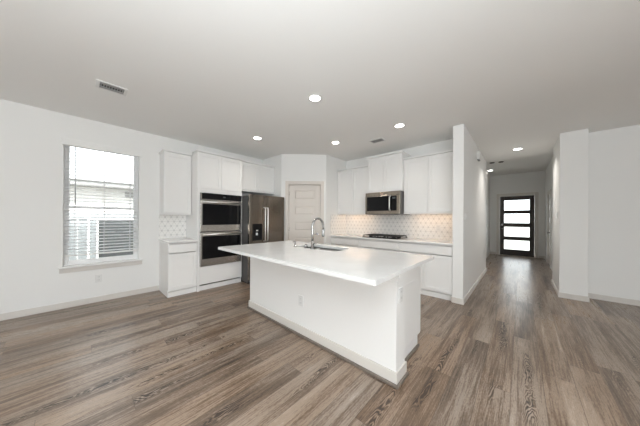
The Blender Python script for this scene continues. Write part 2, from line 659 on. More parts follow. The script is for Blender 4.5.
bboard('baseboard_left', [(XL, XL + BBT, YB, 0.953)])
bboard('baseboard_pantry', [(0.0, 0.09, 0, BBT), (PL - 0.012, PL, 0, BBT)], PWF)
bboard('baseboard_partition', [(XP1, XP1 + BBT, YP0 - BBT, YP1 + BBT), (XP0 - 0.008, XP1, YP0 - BBT, YP0)])
bboard('baseboard_foyer', [(FX0, FX0 + BBT, YP1, FY), (FX0 + BBT, ED0 - 0.105, FY - BBT, FY), (ED1 + 0.105, FX1 - BBT, FY - BBT, FY)])
bboard('baseboard_foyer_side', [(FX1 - BBT, FX1, 6.513, SD0 - 0.10), (FX1 - BBT, FX1, SD1 + 0.10, FY)])
bboard('baseboard_column', [(XQ0 - BBT, XQ0, YQ - BBT, 6.5 + BBT), (XQ0, XQ1, YQ - BBT, YQ), (XQ1, XQ1 + BBT, YQ - BBT, YRW - BBT), (XQ0, FX1 - BBT, 6.5, 6.5 + BBT)])
bboard('baseboard_right', [(XQ1 + BBT, XR, YRW - BBT, YRW)])

# ------------------------------------------------------------------ pantry door
dr = MB(PWF)


def panel_door(mb, s0, s1, z0, z1, dfront, thick, stile, panels):
    rec = 0.016
    mb.box(s0, s1, dfront - thick, dfront - rec, z0, z1)
    mb.box(s0, s0 + stile, dfront - rec, dfront, z0, z1)
    mb.box(s1 - stile, s1, dfront - rec, dfront, z0, z1)
    zz = [z0] + [q for p in panels for q in p] + [z1]
    for i in range(0, len(zz), 2):
        mb.box(s0 + stile, s1 - stile, dfront - rec, dfront, zz[i], zz[i + 1])
    for a, b_ in panels:
        i, j = 0.020, 0.016
        lo = [(s0 + stile + i, a + i), (s1 - stile - i, a + i), (s1 - stile - i, b_ - i), (s0 + stile + i, b_ - i)]
        hi = [(s0 + stile + i + j, a + i + j), (s1 - stile - i - j, a + i + j), (s1 - stile - i - j, b_ - i - j), (s0 + stile + i + j, b_ - i - j)]
        L = [mb.v((p[0], dfront - rec, p[1])) for p in lo]
        U = [mb.v((p[0], dfront - rec + 0.010, p[1])) for p in hi]
        mb.bm.faces.new(U)
        mb.bm.faces.new(L)
        for k in range(4):
            mb.bm.faces.new([L[k], L[(k + 1) % 4], U[(k + 1) % 4], U[k]])


pan = [(0.295, 0.500), (0.655, 0.860), (1.012, 1.217), (1.370, 1.575), (1.730, 1.935)]
panel_door(dr, DS0 + 0.003, DS1 - 0.003, 0.01, DZ - 0.003, -0.020, 0.035, 0.115, pan)
pdoor = struct('door_2', dr, M_door, None, 0.0015)
lv = MB(PWF)
lv.tube([(DS1 - 0.065, -0.02, 0.945), (DS1 - 0.065, 0.0, 0.945)], 0.027, 18)
lv.tube([(DS1 - 0.065, 0.0, 0.945), (DS1 - 0.065, 0.045, 0.945)], 0.010, 12)
lv.tube([(DS1 - 0.060, 0.045, 0.945), (DS1 - 0.12, 0.047, 0.945), (DS1 - 0.175, 0.043, 0.943)], [0.010, 0.009, 0.007], 12)
lv.build('door_lever', M_chrome, pdoor)
for hz in (0.25, 1.05, 1.86):
    MB(PWF).tube([(DS0 + 0.001, -0.014, hz - 0.045), (DS0 + 0.001, -0.014, hz + 0.045)], 0.007, 10).build('hinge', M_chrome, pdoor)
cs = MB(PWF)
cs.box(DS0 - 0.08, DS0 - 0.006, 0, 0.016, 0, DZ + 0.08)
cs.box(DS1 + 0.006, DS1 + 0.08, 0, 0.016, 0, DZ + 0.08)
cs.box(DS0 - 0.006, DS1 + 0.006, 0, 0.016, DZ + 0.006, DZ + 0.08)
cs.box(DS0 - 0.018, DS0, -0.11, 0, 0, DZ + 0.018)
cs.box(DS1, DS1 + 0.018, -0.11, 0, 0, DZ + 0.018)
cs.box(DS0, DS1, -0.11, 0, DZ, DZ + 0.018)
struct('trim_2', cs, M_door, None, 0.002)

# ------------------------------------------------------------------ entry door
ed = MB()
lites = [(0.225, 0.560), (0.692, 1.038), (1.183, 1.512), (1.640, 2.000)]
EL0, EL1 = -0.449, 0.228
y0, y1 = FY + 0.005, FY + 0.05
ed.box(ED0 + 0.003, EL0, y0, y1, 0.012, EDZ - 0.003)
ed.box(EL1, ED1 - 0.003, y0, y1, 0.012, EDZ - 0.003)
zz = [0.012] + [q for l in lites for q in l] + [EDZ - 0.003]
for i in range(0, len(zz), 2):
    ed.box(EL0, EL1, y0, y1, zz[i], zz[i + 1])
edoor = struct('door_1', ed, M_ewood, None, 0.003)
for a, b_ in lites:
    MB().box(EL0, EL1, FY + 0.022, FY + 0.030, a, b_).build('pane', M_glass, edoor)
MB().tube([(ED0 + 0.07, y0, 1.12), (ED0 + 0.07, y0 - 0.02, 1.12)], 0.03, 16).build('deadbolt', M_chrome, edoor)
hs = MB()
hs.tube([(ED0 + 0.07, y0, 0.96), (ED0 + 0.07, y0 - 0.045, 0.96)], [0.028, 0.014], 16)
hs.tube([(ED0 + 0.07, y0 - 0.045, 0.96), (ED0 + 0.12, y0 - 0.05, 0.96), (ED0 + 0.17, y0 - 0.045, 0.957)], [0.012, 0.011, 0.008], 12)
hs.build('door_handle', M_chrome, edoor)
cs = MB()
CW = 0.095
cs.box(ED0 - CW, ED0 - 0.004, FY - 0.018, FY, 0, EDZ + 0.10)
cs.box(ED1 + 0.004, ED1 + CW, FY - 0.018, FY, 0, EDZ + 0.10)
cs.box(ED0 - 0.004, ED1 + 0.004, FY - 0.018, FY, EDZ + 0.004, EDZ + 0.10)
cs.box(ED0 - 0.02, ED0, FY, FY + 0.12, 0, EDZ + 0.02)
cs.box(ED1, ED1 + 0.02, FY, FY + 0.12, 0, EDZ + 0.02)
cs.box(ED0, ED1, FY, FY + 0.12, EDZ, EDZ + 0.02)
struct('trim_1', cs, M_trim, None, 0.003)
struct('trim_5', MB().box(ED0 + 0.002, ED1 - 0.002, FY - 0.03, FY + 0.11, 0.0, 0.011), plain('threshold_metal', (0.55, 0.5, 0.42), 0.4, 0.6))

# side door of the foyer
sd = MB(Frame((FX1, 0), (0, 1), (-1, 0)))
panel_door(sd, SD0 + 0.003, SD1 - 0.003, 0.01, 2.037, -0.012, 0.035, 0.115, pan)
sdoor = struct('door_3', sd, M_trim, None, 0.0015)
kb = MB(Frame((FX1, 0), (0, 1), (-1, 0)))
kb.tube([(SD0 + 0.07, -0.012, 0.95), (SD0 + 0.07, 0.03, 0.95), (SD0 + 0.07, 0.04, 0.95), (SD0 + 0.07, 0.06, 0.95), (SD0 + 0.07, 0.068, 0.95)], [0.03, 0.011, 0.024, 0.028, 0.012], 16)
kb.build('door_knob', M_chrome, sdoor)
cs = MB(Frame((FX1, 0), (0, 1), (-1, 0)))
cs.box(SD0 - 0.09, SD0 - 0.004, 0, 0.016, 0, 2.13)
cs.box(SD1 + 0.004, SD1 + 0.09, 0, 0.016, 0, 2.13)
cs.box(SD0 - 0.004, SD1 + 0.004, 0, 0.016, 2.044, 2.13)
cs.box(SD0 - 0.02, SD0, -0.12, 0, 0, 2.06)
cs.box(SD1, SD1 + 0.02, -0.12, 0, 0, 2.06)
cs.box(SD0, SD1, -0.12, 0, 2.04, 2.06)
struct('trim_3', cs, M_trim, None, 0.002)

# ------------------------------------------------------------------ window, sill, blinds
wn_ = MB()
xf0, xf1 = XL - 0.135, XL - 0.085
fw = 0.032
wn_.box(xf0, xf1, WY0, WY0 + fw, WZ0, WZ1)
wn_.box(xf0, xf1, WY1 - fw, WY1, WZ0, WZ1)
wn_.box(xf0, xf1, WY0 + fw, WY1 - fw, WZ0, WZ0 + fw)
wn_.box(xf0, xf1, WY0 + fw, WY1 - fw, WZ1 - fw, WZ1)
win = struct('window_1', wn_, M_vinyl, None, 0.003)
zm = 1.44
for nm, z0, z1, xo in (('upper_sash', zm - 0.02, WZ1 - fw, -0.012), ('lower_sash', WZ0 + fw, zm + 0.02, 0.012)):
    s_ = MB()
    a0, a1 = WY0 + fw, WY1 - fw
    c0, c1 = XL - 0.122 + xo, XL - 0.100 + xo
    sw = 0.024
    s_.box(c0, c1, a0, a0 + sw, z0, z1)
    s_.box(c0, c1, a1 - sw, a1, z0, z1)
    s_.box(c0, c1, a0 + sw, a1 - sw, z0, z0 + 0.038)
    s_.box(c0, c1, a0 + sw, a1 - sw, z1 - 0.038, z1)
    so = s_.build(nm, M_vinyl, win, 0.002)
    MB().box((c0 + c1) / 2 - 0.003, (c0 + c1) / 2 + 0.003, a0 + sw, a1 - sw, z0 + 0.038, z1 - 0.038).build('pane', M_glass, so)
si = MB()
si.box(XL - 0.085, XL, WY0, WY1, WZ0 - 0.025, WZ0)
si.box(XL, XL + 0.045, WY0 - 0.042, WY1 + 0.06, WZ0 - 0.025, WZ0)
sill = struct('trim_4', si, M_cab, None, 0.005)
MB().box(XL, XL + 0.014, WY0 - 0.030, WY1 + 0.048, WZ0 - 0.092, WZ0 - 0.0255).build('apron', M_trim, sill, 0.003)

bl = thing('window_blind', 'white horizontal slat blind lowered over the only window on the left wall', 'blind', (XL - 0.03, 0.25, WZ0 + 0.14))
v = MB()
v.box(XL + 0.012, XL + 0.030, WY0 - 0.022, WY1 + 0.036, 2.312, 2.408)
v.box(XL + 0.0005, XL + 0.012, WY0 - 0.022, WY0 - 0.012, 2.312, 2.408)
v.box(XL + 0.0005, XL + 0.012, WY1 + 0.026, WY1 + 0.036, 2.312, 2.408)
v.build('valance', M_blind, bl, 0.005)
MB().box(XL - 0.065, XL - 0.008, WY0 + 0.008, WY1 - 0.008, 2.345, 2.395).build('headrail', M_blind, bl, 0.002)
sl = MB()
bz0, bz1 = 0.775, 2.325
n = 34
ca, sa = math.cos(math.radians(-11)), math.sin(math.radians(-11))
for i in range(n):
    z = bz0 + (bz1 - bz0) * i / (n - 1)
    xc = XL - 0.037
    hw = 0.0245
    pr = []
    for k in range(5):
        u = -1 + k * 0.5
        crown = 0.003 * (1 - u * u)
        pr.append((xc + hw * u * ca, z + crown + hw * u * sa))
    top = [[sl.v((p[0], y, p[1] + 0.0014)) for p in pr] for y in (WY0 + 0.010, WY1 - 0.010)]
    bot = [[sl.v((p[0], y, p[1] - 0.0014)) for p in pr] for y in (WY0 + 0.010, WY1 - 0.010)]
    for k in range(4):
        sl.bm.faces.new([top[0][k], top[0][k + 1], top[1][k + 1], top[1][k]])
        sl.bm.faces.new([bot[0][k], bot[0][k + 1], bot[1][k + 1], bot[1][k]])
    for k in (0, 4):
        sl.bm.faces.new([top[0][k], top[1][k], bot[1][k], bot[0][k]])
    for e_ in (0, 1):
        for k in range(4):
            sl.bm.faces.new([top[e_][k], top[e_][k + 1], bot[e_][k + 1], bot[e_][k]])
sl.build('slats', M_slat, bl)
MB().box(XL - 0.062, XL - 0.012, WY0 + 0.010, WY1 - 0.010, 0.728, 0.748).build('bottom_rail', M_blind, bl, 0.003)
for y in (WY0 + 0.11, (WY0 + WY1) / 2, WY1 - 0.11):
    c = MB()
    for x in (XL - 0.0638, XL - 0.0102):
        c.box(x - 0.0008, x + 0.0008, y - 0.003, y + 0.003, 0.74, 2.35)
    c.build('ladder_cord', M_cord, bl)
MB().tube([(XL - 0.004, -0.052, 2.36), (XL - 0.004, -0.052, 1.47)], 0.005, 8).build('tilt_wand', M_wand, bl)

# ------------------------------------------------------------------ outside the window and the door
struct('ground_outside', MB().box(-40, 30, -30, 60, -0.30, -0.12), M_grass)
tag(MB().box(-2.2, 2.2, FY + 0.14, FY + 2.2, -0.12, -0.02).build('porch_slab', M_conc, None, 0.01, loc=(0, FY + 1.1, -0.12)),
    'pale concrete porch slab outside the dark entry door', 'porch')
nh = thing('neighbour_house', 'pale brick neighbouring house seen through the blind', 'house', (-9.0, 1.0, -0.12))
MB().box(-13, -9.0, -7.5, 9.5, -0.12, 2.15).build('wall', M_brick, nh)
ev = MB()
ev.box(-9.05, -8.55, -7.8, 9.8, 2.155, 2.18)
ev.box(-8.57, -8.54, -7.8, 9.8, 2.18, 2.27)
ev.build('eave', M_eave, nh)
rf = MB()
a = [rf.v(p) for p in ((-8.50, -7.8, 2.272), (-8.50, 9.8, 2.272), (-11.2, 9.8, 2.32), (-11.2, -7.8, 2.32))]
b2 = [rf.v(p) for p in ((-8.50, -7.8, 2.295), (-8.50, 9.8, 2.295), (-11.2, 9.8, 2.40), (-11.2, -7.8, 2.40))]
rf.bm.faces.new(a)
rf.bm.faces.new(b2)
for k in range(4):
    rf.bm.faces.new([a[k], a[(k + 1) % 4], b2[(k + 1) % 4], b2[k]])
rf.build('roof', M_roof, nh)
MB().box(-9.0, -8.96, 0.92, 1.20, 1.90, 2.10).build('wall_vent', M_eave, nh, 0.01)
fe = thing('board_fence', 'grey board fence behind the lower slats of the blind', 'fence', (-6.6, 0.5, -0.12))
fb = MB()
y = -6.0
while y < 0.10:
    fb.box(-6.62, -6.60, y, y + 0.135, -0.1, 1.26)
    y += 0.142
fb.build('pale_boards', M_fpost, fe)
fb = MB()
y = 0.26
while y < 8.0:
    fb.box(-6.62, -6.60, y, y + 0.135, -0.1, 1.24)
    y += 0.1352
fb.build('dark_boards', M_fence, fe)
fr_ = MB()
fr_.box(-6.66, -6.575, -6.0, 8.0, 1.265, 1.38)
fr_.build('top_rail', M_fpost, fe)
for py in (-2.2, 0.18, 2.62, 5.06):
    MB().box(-6.68, -6.585 + 0.02, py - 0.05, py + 0.05, -0.12, 1.262).build('post', M_fpost, fe)

# ------------------------------------------------------------------ cabinets
def crown(mb, w0, w1, d1, z0, z1, over=0.018):
    mb.box(w0 - over, w1 + over, 0.002, d1 + over, z0, z1)


G = 0.005


def upper_cabinet(fr, name, label, w0, w1, depth, z0, z1, ndoors, ret_l=True, ret_r=True, group='wall cabinets'):
    mid = fr((w0 + w1) / 2, 0.0, z0)
    t = thing(name, label, 'cabinet', mid, group)
    b = MB(fr)
    b.hollow(w0, w1, 0.002, depth - 0.02, z0 + 0.028, z1 - 0.03)
    b.box(w0, w1, depth - 0.04, depth - 0.002, z0, z0 + 0.027)
    b.box(w0, w0 + 0.016, 0.002, depth - 0.04, z0, z0 + 0.028)
    b.box(w1 - 0.016, w1, 0.002, depth - 0.04, z0, z0 + 0.028)
    b.build('cabinet_body', M_cab, t, 0.0015)
    c = MB(fr)
    c.box(w0 - (0.018 if ret_l else 0), w1 + (0.018 if ret_r else 0), 0.002, depth + 0.028, z1 - 0.0295, z1)
    c.build('crown', M_cab, t, 0.004)
    dw = (w1 - w0 - G * (ndoors + 1)) / ndoors
    for i in range(ndoors):
        a = w0 + G + i * (dw + G)
        MB(fr).shaker(a, a + dw, z0 + 0.030, z1 - 0.050, depth - 0.0195, depth).build('door', M_cab, t, 0.0015)
    return t


def base_cabinet(fr, name, label, w0, w1, depth, ztop, drawers=1, ndoors=1, toe=0.012, group='base cabinets', shoe=True):
    t = thing(name, label, 'cabinet', fr((w0 + w1) / 2, depth / 2, 0), group)
    b = MB(fr)
    b.hollow(w0, w1, 0.002, depth - 0.02, 0.105, ztop)
    b.box(w0, w1, 0.002, depth - 0.06, 0.0, 0.105)
    b.build('cabinet_body', M_cab, t, 0.0015)
    MB(fr).box(w0, w1, depth - 0.0595, depth - 0.02 - toe, 0.0, 0.082).build('toe_board', M_cab, t, 0.002)
    zt = ztop - 0.022
    zd = zt - 0.150
    dw = (w1 - w0 - G * (ndoors + 1)) / ndoors
    if drawers:
        dd = (w1 - w0 - G * (drawers + 1)) / drawers
        for i in range(drawers):
            a = w0 + G + i * (dd + G)
            m_ = MB(fr).box(a, a + dd, depth - 0.0195, depth, zd + 0.007, zt)
            m_.build('drawer', M_cab, t, 0.002)
    else:
        zd = zt + 0.006
    for i in range(ndoors):
        a = w0 + G + i * (dw + G)
        MB(fr).shaker(a, a + dw, 0.112, zd - 0.006, depth - 0.0195, depth).build('door', M_cab, t, 0.0015)
    return t


def lab(t, g):
    t['group'] = g


# left wall run
DL = 0.602
YT0, YT1 = 1.378, 2.203
upper_cabinet(LW, 'wall_cabinet', 'narrow white single-door wall cabinet between the window and the oven tower', 0.948, YT0 - 0.006, 0.312, 1.345, 2.452, 1, True, False)
base_cabinet(LW, 'base_cabinet', 'narrow white base cabinet with drawer and door beside the oven tower', 0.953, YT0 - 0.002, DL, 0.882)
tag(MB(LW).box(0.938, YT0 - 0.003, 0.002, DL + 0.022, 0.884, 0.914).build('countertop', M_quartz, None, 0.003, loc=LW(1.15, 0.3, 0.884)),
    'short white quartz countertop on the narrow base cabinet beside the oven tower', 'countertop')
bs = MB(LW).box(0.945, YT0 - 0.003, 0.0015, 0.010, 0.9155, 1.3435)
tag(bs.build('backsplash', M_tileY), 'small white star-patterned tile backsplash under the narrow wall cabinet', 'backsplash', 'star tile backsplashes')

ot = thing('oven_tower_cabinet', 'tall white cabinet tower holding the double wall oven', 'cabinet', LW((YT0 + YT1) / 2, 0.3, 0))
OZ0, OZ1 = 0.430, 1.738
b = MB(LW)
b.box(YT0, YT0 + 0.030, 0.002, DL - 0.02, 0.0, 2.452)
b.box(YT1 - 0.018, YT1, 0.002, DL - 0.02, 0.0, 2.452)
b.hollow(YT0 + 0.030, YT1 - 0.018, 0.002, DL - 0.02, OZ1 + 0.004, 2.452)
b.hollow(YT0 + 0.030, YT1 - 0.018, 0.002, DL - 0.02, 0.105, OZ0 - 0.004)
b.box(YT0 + 0.030, YT1 - 0.018, 0.002, 0.02, OZ0 - 0.004, OZ1 + 0.004)
b.box(YT0, YT1, DL - 0.0195, DL, OZ1 + 0.004, OZ1 + 0.075)
b.box(YT0, YT0 + 0.038, DL - 0.0195, DL, 0.0, OZ1 + 0.004)
b.box(YT1 - 0.020, YT1, DL - 0.0195, DL, 0.105, OZ1 + 0.004)
b.build('cabinet_body', M_cab, ot, 0.0015)
MB(LW).box(YT0 - 0.018, YT1 + 0.004, 0.35, DL + 0.030, 2.453, 2.485).build('crown', M_cab, ot, 0.004)
MB(LW).box(YT0 + 0.03, YT1 - 0.018, DL - 0.06, DL - 0.032, 0.0, 0.082).build('toe_board', M_cab, ot, 0.002)
hw = (YT1 - YT0 - 3 * G) / 2
for i in range(2):
    a = YT0 + G + i * (hw + G)
    MB(LW).shaker(a, a + hw, OZ1 + 0.080, 2.440, DL - 0.0195, DL).build('door', M_cab, ot, 0.0015)
MB(LW).box(YT0 + 0.040, YT1 - 0.022, DL - 0.0195, DL, 0.112, OZ0 - 0.006).build('drawer', M_cab, ot, 0.002)

# over-fridge cabinet
upper_cabinet(LW, 'fridge_cabinet', 'white two-door cabinet mounted above the refrigerator', YT1 + 0.008, 3.066, 0.487, 1.857, 2.500, 2, False, False)

# double oven
ov = thing('double_wall_oven', 'stainless steel and black glass double wall oven built into the tall white tower', 'oven', LW(1.80, 0.3, OZ0))
o0, o1 = YT0 + 0.040, YT1 - 0.022
MB(LW).box(o0 + 0.006, o1 - 0.006, 0.05, DL - 0.001, OZ0 + 0.003, OZ1 - 0.003).build('oven_body', M_dgrey, ov)
cpn = MB(LW).box(o0, o1, DL + 0.0005, DL + 0.022, 1.622, OZ1 - 0.002).build('control_panel', M_black, ov, 0.002)
MB(LW).box((o0 + o1) / 2 + 0.01, (o0 + o1) / 2 + 0.06, DL + 0.0223, DL + 0.0233, 1.672, 1.692).build('display', M_disp, cpn)
tr_ = MB(LW)
tr_.box(o0, o0 + 0.020, DL + 0.0221, DL + 0.0245, 1.622, OZ1 - 0.002)
tr_.box(o0, o1, DL + 0.0221, DL + 0.0245, 1.616, 1.626)
tr_.build('panel_trim', M_steel, cpn)


def oven_door(z0, z1, gz0, gz1):
    d = MB(LW)
    d.box(o0, o1, DL + 0.0005, DL + 0.024, z0, z1)
    od = d.build('oven_door', M_steel, ov, 0.003)
    MB(LW).box(o0 + 0.030, o1 - 0.018, DL + 0.0242, DL + 0.028, gz0, gz1).build('window_glass', M_black, od, 0.002)
    hb = MB(LW)
    hz = z1 - 0.035
    hb.tube([(o0 + 0.035, DL + 0.068, hz), (o1 - 0.03, DL + 0.068, hz)], 0.016, 14)
    for yy in (o0 + 0.06, o1 - 0.055):
        hb.tube([(yy, DL + 0.024, hz), (yy, DL + 0.066, hz)], 0.010, 10)
    hb.build('handle', M_handle, od)


oven_door(1.050, 1.612, 1.165, 1.545)
oven_door(0.436, 1.034, 0.560, 0.965)

# refrigerator
fg = thing('refrigerator', 'dark stainless french-door refrigerator with black water dispenser beside the oven tower', 'refrigerator', (-4.3, 2.63, 0))
f0, f1 = YT1 + 0.010, 3.066
MB(LW).box(f0 + 0.004, f1 - 0.004, 0.05, 0.812, 0.02, 1.745).build('fridge_body', M_dgrey, fg, 0.004)
ZD = 0.735
dF0, dF1 = 0.818, 0.887
sp_ = 2.562


def fdoor(a, b_, z0, z1, nm):
    m_ = MB(LW)
    # gently bowed door front
    N = 8
    pts = [(a, dF0)]
    for k in range(N + 1):
        u = k / N
        pts.append((a + (b_ - a) * u, dF1 - 0.012 * (2 * u - 1) ** 2 * 0.6 - (0.010 if k in (0, N) else 0)))
    pts.append((b_, dF0))
    m_.prism(pts, z0, z1)
    o = m_.build(nm, M_fridge, fg, 0.003)
    return o


ld = fdoor(f0, sp_ - 0.002, ZD + 0.003, 1.762, 'door')
rd = fdoor(sp_ + 0.002, f1, ZD + 0.003, 1.762, 'door')
fz = fdoor(f0, f1, 0.405, ZD - 0.003, 'freezer_drawer')
fz2 = fdoor(f0, f1, 0.075, 0.399, 'freezer_drawer')
for pd_, yy in ((ld, sp_ - 0.030), (rd, sp_ + 0.030)):
    h_ = MB(LW)
    h_.tube([(yy, dF1 - 0.01, 0.83), (yy, dF1 + 0.045, 0.835), (yy, dF1 + 0.055, 0.87), (yy, dF1 + 0.055, 1.47), (yy, dF1 + 0.045, 1.505), (yy, dF1 - 0.01, 1.51)], 0.013, 12)
    h_.build('handle', M_handle, pd_)
for pd_, zz_ in ((fz, 0.68), (fz2, 0.35)):
    h_ = MB(LW)
    h_.tube([(f0 + 0.10, dF1 - 0.01, zz_), (f0 + 0.105, dF1 + 0.045, zz_), (f1 - 0.105, dF1 + 0.045, zz_), (f1 - 0.10, dF1 - 0.01, zz_)], 0.012, 12)
    h_.build('handle', M_handle, pd_)
dp = MB(LW)
p0, p1, q0, q1 = 2.272, 2.492, 0.850, 1.182
dp.box(p0, p1, dF1 - 0.030, dF1 + 0.0035, q1 - 0.115, q1)
dp.box(p0, p0 + 0.018, dF1 - 0.030, dF1 + 0.0035, q0, q1 - 0.115)
dp.box(p1 - 0.018, p1, dF1 - 0.030, dF1 + 0.0035, q0, q1 - 0.115)
dp.box(p0 + 0.018, p1 - 0.018, dF1 - 0.030, dF1 + 0.0035, q0, q0 + 0.018)
dp.box(p0 + 0.018, p1 - 0.018, dF1 - 0.030, dF1 + 0.0005, q0 + 0.018, q1 - 0.115)
dsp = dp.build('water_dispenser', M_black, ld, 0.002)
MB(LW).box(2.345, 2.385, dF1 + 0.001, dF1 + 0.012, 0.955, 1.005).build('dispenser_paddle', M_plastic, dsp, 0.004)
MB(LW).box(2.350, 2.395, dF1 + 0.001, dF1 + 0.010, 1.035, 1.062).build('dispenser_nozzle', M_plastic, dsp, 0.004)
MB(LW).box(f0 + 0.02, f1 - 0.02, 0.10, 0.80, 0.0, 0.0195).build('base_grille', M_dark, fg)

# range wall run
DB = 0.600
XC0, XC1 = -2.404, -1.662
upper_cabinet(RW, 'wall_cabinet', 'white two-door wall cabinet between the pantry corner and the microwave', PB.x + 0.003, XC0 - 0.002, 0.358, 1.392, 2.462, 2, False, False)
upper_cabinet(RW, 'wall_cabinet', 'white two-door wall cabinet between the microwave and the hall partition', XC1 + 0.002, XP0 - 0.003, 0.358, 1.392, 2.462, 2, False, False)
upper_cabinet(RW, 'wall_cabinet', 'taller white two-door wall cabinet directly above the microwave', XC0, XC1, 0.445, 1.838, 2.590, 2)
CB0, CB1 = -2.500, -1.662
base_cabinet(RW, 'base_cabinet', 'white base cabinet in the corner by the pantry wall, left of the cooktop', PB.x + 0.003, CB0 - 0.002, DB, 0.882, 1, 2)
base_cabinet(RW, 'base_cabinet', 'white base cabinet directly beneath the gas cooktop', CB0, CB1, DB, 0.882, 1, 2)
base_cabinet(RW, 'base_cabinet', 'white base cabinet with wide drawer against the hall partition', CB1 + 0.002, XP0 - 0.003, DB, 0.882, 1, 2)
tag(MB(RW).box(PB.x + 0.002, XP0 - 0.002, 0.002, DB + 0.022, 0.884, 0.914).build('countertop', M_quartz, None, 0.003, loc=RW(-2.0, 0.3, 0.884)),
    'long white quartz countertop under the microwave and cooktop', 'countertop')
bs = MB(RW)
bs.box(PB.x + 0.010, XC0 - 0.001, 0.0015, 0.010, 0.9155, 1.3905)
bs.box(XC0 - 0.001, XC1 + 0.001, 0.0015, 0.010, 0.9155, 1.8365)
bs.box(XC1 + 0.001, XP0 - 0.002, 0.0015, 0.010, 0.9155, 1.3905)
tag(bs.build('backsplash', M_tileX), 'long white star-patterned tile backsplash behind the gas cooktop', 'backsplash', 'star tile backsplashes')
bs = MB().box(PB.x + 0.0015, PB.x + 0.0095, YR - DB - 0.02, YR - 0.0105, 0.9155, 1.3905)
tag(bs.build('backsplash', M_tileY), 'white star-patterned tile return on the pantry corner wall under warm light', 'backsplash', 'star tile backsplashes')

# microwave
mw = thing('microwave', 'stainless over-the-range microwave with dark glass door above the gas cooktop', 'microwave', RW(-2.0, 0.25, 1.385))
m0, m1, mz0, mz1 = XC0 + 0.006, XC1 - 0.004, 1.385, 1.832
MB(RW).box(m0, m1, 0.012, 0.500, mz0, mz1).build('microwave_body', M_dgrey, mw, 0.003)
face = MB(RW)
face.box(m0, m1, 0.5005, 0.520, mz1 - 0.075, mz1 - 0.002)
face.build('vent_strip', M_mwave, mw, 0.003)
MB(RW).box((m0 + m1) / 2 - 0.03, (m0 + m1) / 2 + 0.03, 0.5202, 0.522, mz1 - 0.058, mz1 - 0.03).build('badge', M_copper, mw)
dmw = MB(RW)
dmw.box(m0, m1, 0.5005, 0.530, mz0 + 0.006, mz1 - 0.078)
dd = dmw.build('door', M_mwave, mw, 0.003)
MB(RW).box(m0 + 0.040, m1 - 0.060, 0.5302, 0.534, mz0 + 0.070, mz1 - 0.092).build('window_glass', M_black, dd, 0.002)
hb = MB(RW)
hx = m1 - 0.180
hb.tube([(hx, 0.53, mz0 + 0.075), (hx, 0.572, mz0 + 0.085), (hx, 0.582, mz0 + 0.12), (hx, 0.582, mz1 - 0.14), (hx, 0.572, mz1 - 0.105), (hx, 0.53, mz1 - 0.095)], 0.012, 12)
hb.build('handle', M_handle, dd)
MB(RW).box(m1 - 0.140, m1 - 0.080, 0.5342, 0.5352, mz1 - 0.150, mz1 - 0.115).build('display', M_disp, dd)

# cooktop
ck = thing('gas_cooktop', 'black gas cooktop with cast iron grates and front knobs below the microwave', 'cooktop', RW(-2.0, 0.33, 0.914))
k0, k1, kd0, kd1 = -2.445, -1.685, 0.075, 0.575
MB(RW).box(k0, k1, kd0, kd1, 0.9145, 0.926).build('cooktop_plate', M_black, ck, 0.004)
for gi in range(3):
    g0 = k0 + 0.012 + gi * 0.246
    g1 = g0 + 0.242
    g = MB(RW)
    da, db = kd0 + 0.02, kd1 - (0.09 if gi == 1 else 0.03)
    zt0, zt1 = 0.952, 0.966
    for wv in (g0, g1 - 0.012):
        g.box(wv, wv + 0.012, da, db, zt0, zt1)
    for dv in (da, db - 0.012, (da + db) / 2 - 0.006):
        g.box(g0, g1, dv, dv + 0.012, zt0, zt1)
    for q in (0.3, 0.5, 0.7):
        wv = g0 + (g1 - g0) * q - 0.005
        g.box(wv, wv + 0.010, da, db, zt0, zt1)
    for wv in (g0, g1 - 0.014):
        for dv in (da, db - 0.014):
            g.box(wv, wv + 0.014, dv, dv + 0.014, 0.9265, zt0)
    g.build('grate', M_iron, ck, 0.0015)
for bx_, bd_ in ((-2.31, 0.20), (-2.31, 0.44), (-2.065, 0.26), (-1.82, 0.20), (-1.82, 0.44)):
    MB(RW).tube([(bx_, bd_, 0.9265), (bx_, bd_, 0.938), (bx_, bd_, 0.944)], [0.045, 0.042, 0.03], 20).build('burner', M_iron, ck)
for i in range(5):
    kx = -2.205 + i * 0.070
    MB(RW).tube([(kx, 0.535, 0.9265), (kx, 0.535, 0.948), (kx, 0.535, 0.952)], [0.021, 0.019, 0.015], 16).build('knob', M_chrome, ck)

# under-cabinet light bars (warm)
for lx0, lx1, lb in ((PB.x + 0.10, XC0 - 0.10, 'warm light bar under the wall cabinet by the pantry corner'), (XC1 + 0.10, XP0 - 0.06, 'warm light bar under the wall cabinet by the hall partition')):
    u = thing('under_cabinet_light', lb, 'light', RW((lx0 + lx1) / 2, 0.20, 1.405), 'under cabinet lights')
    MB(RW).box(lx0, lx1, 0.19, 0.22, 1.409, 1.4195).build('housing', M_plastic, u)
    MB(RW).box(lx0 + 0.01, lx1 - 0.01, 0.194, 0.216, 1.405, 1.4088).build('diffuser', M_led, u)

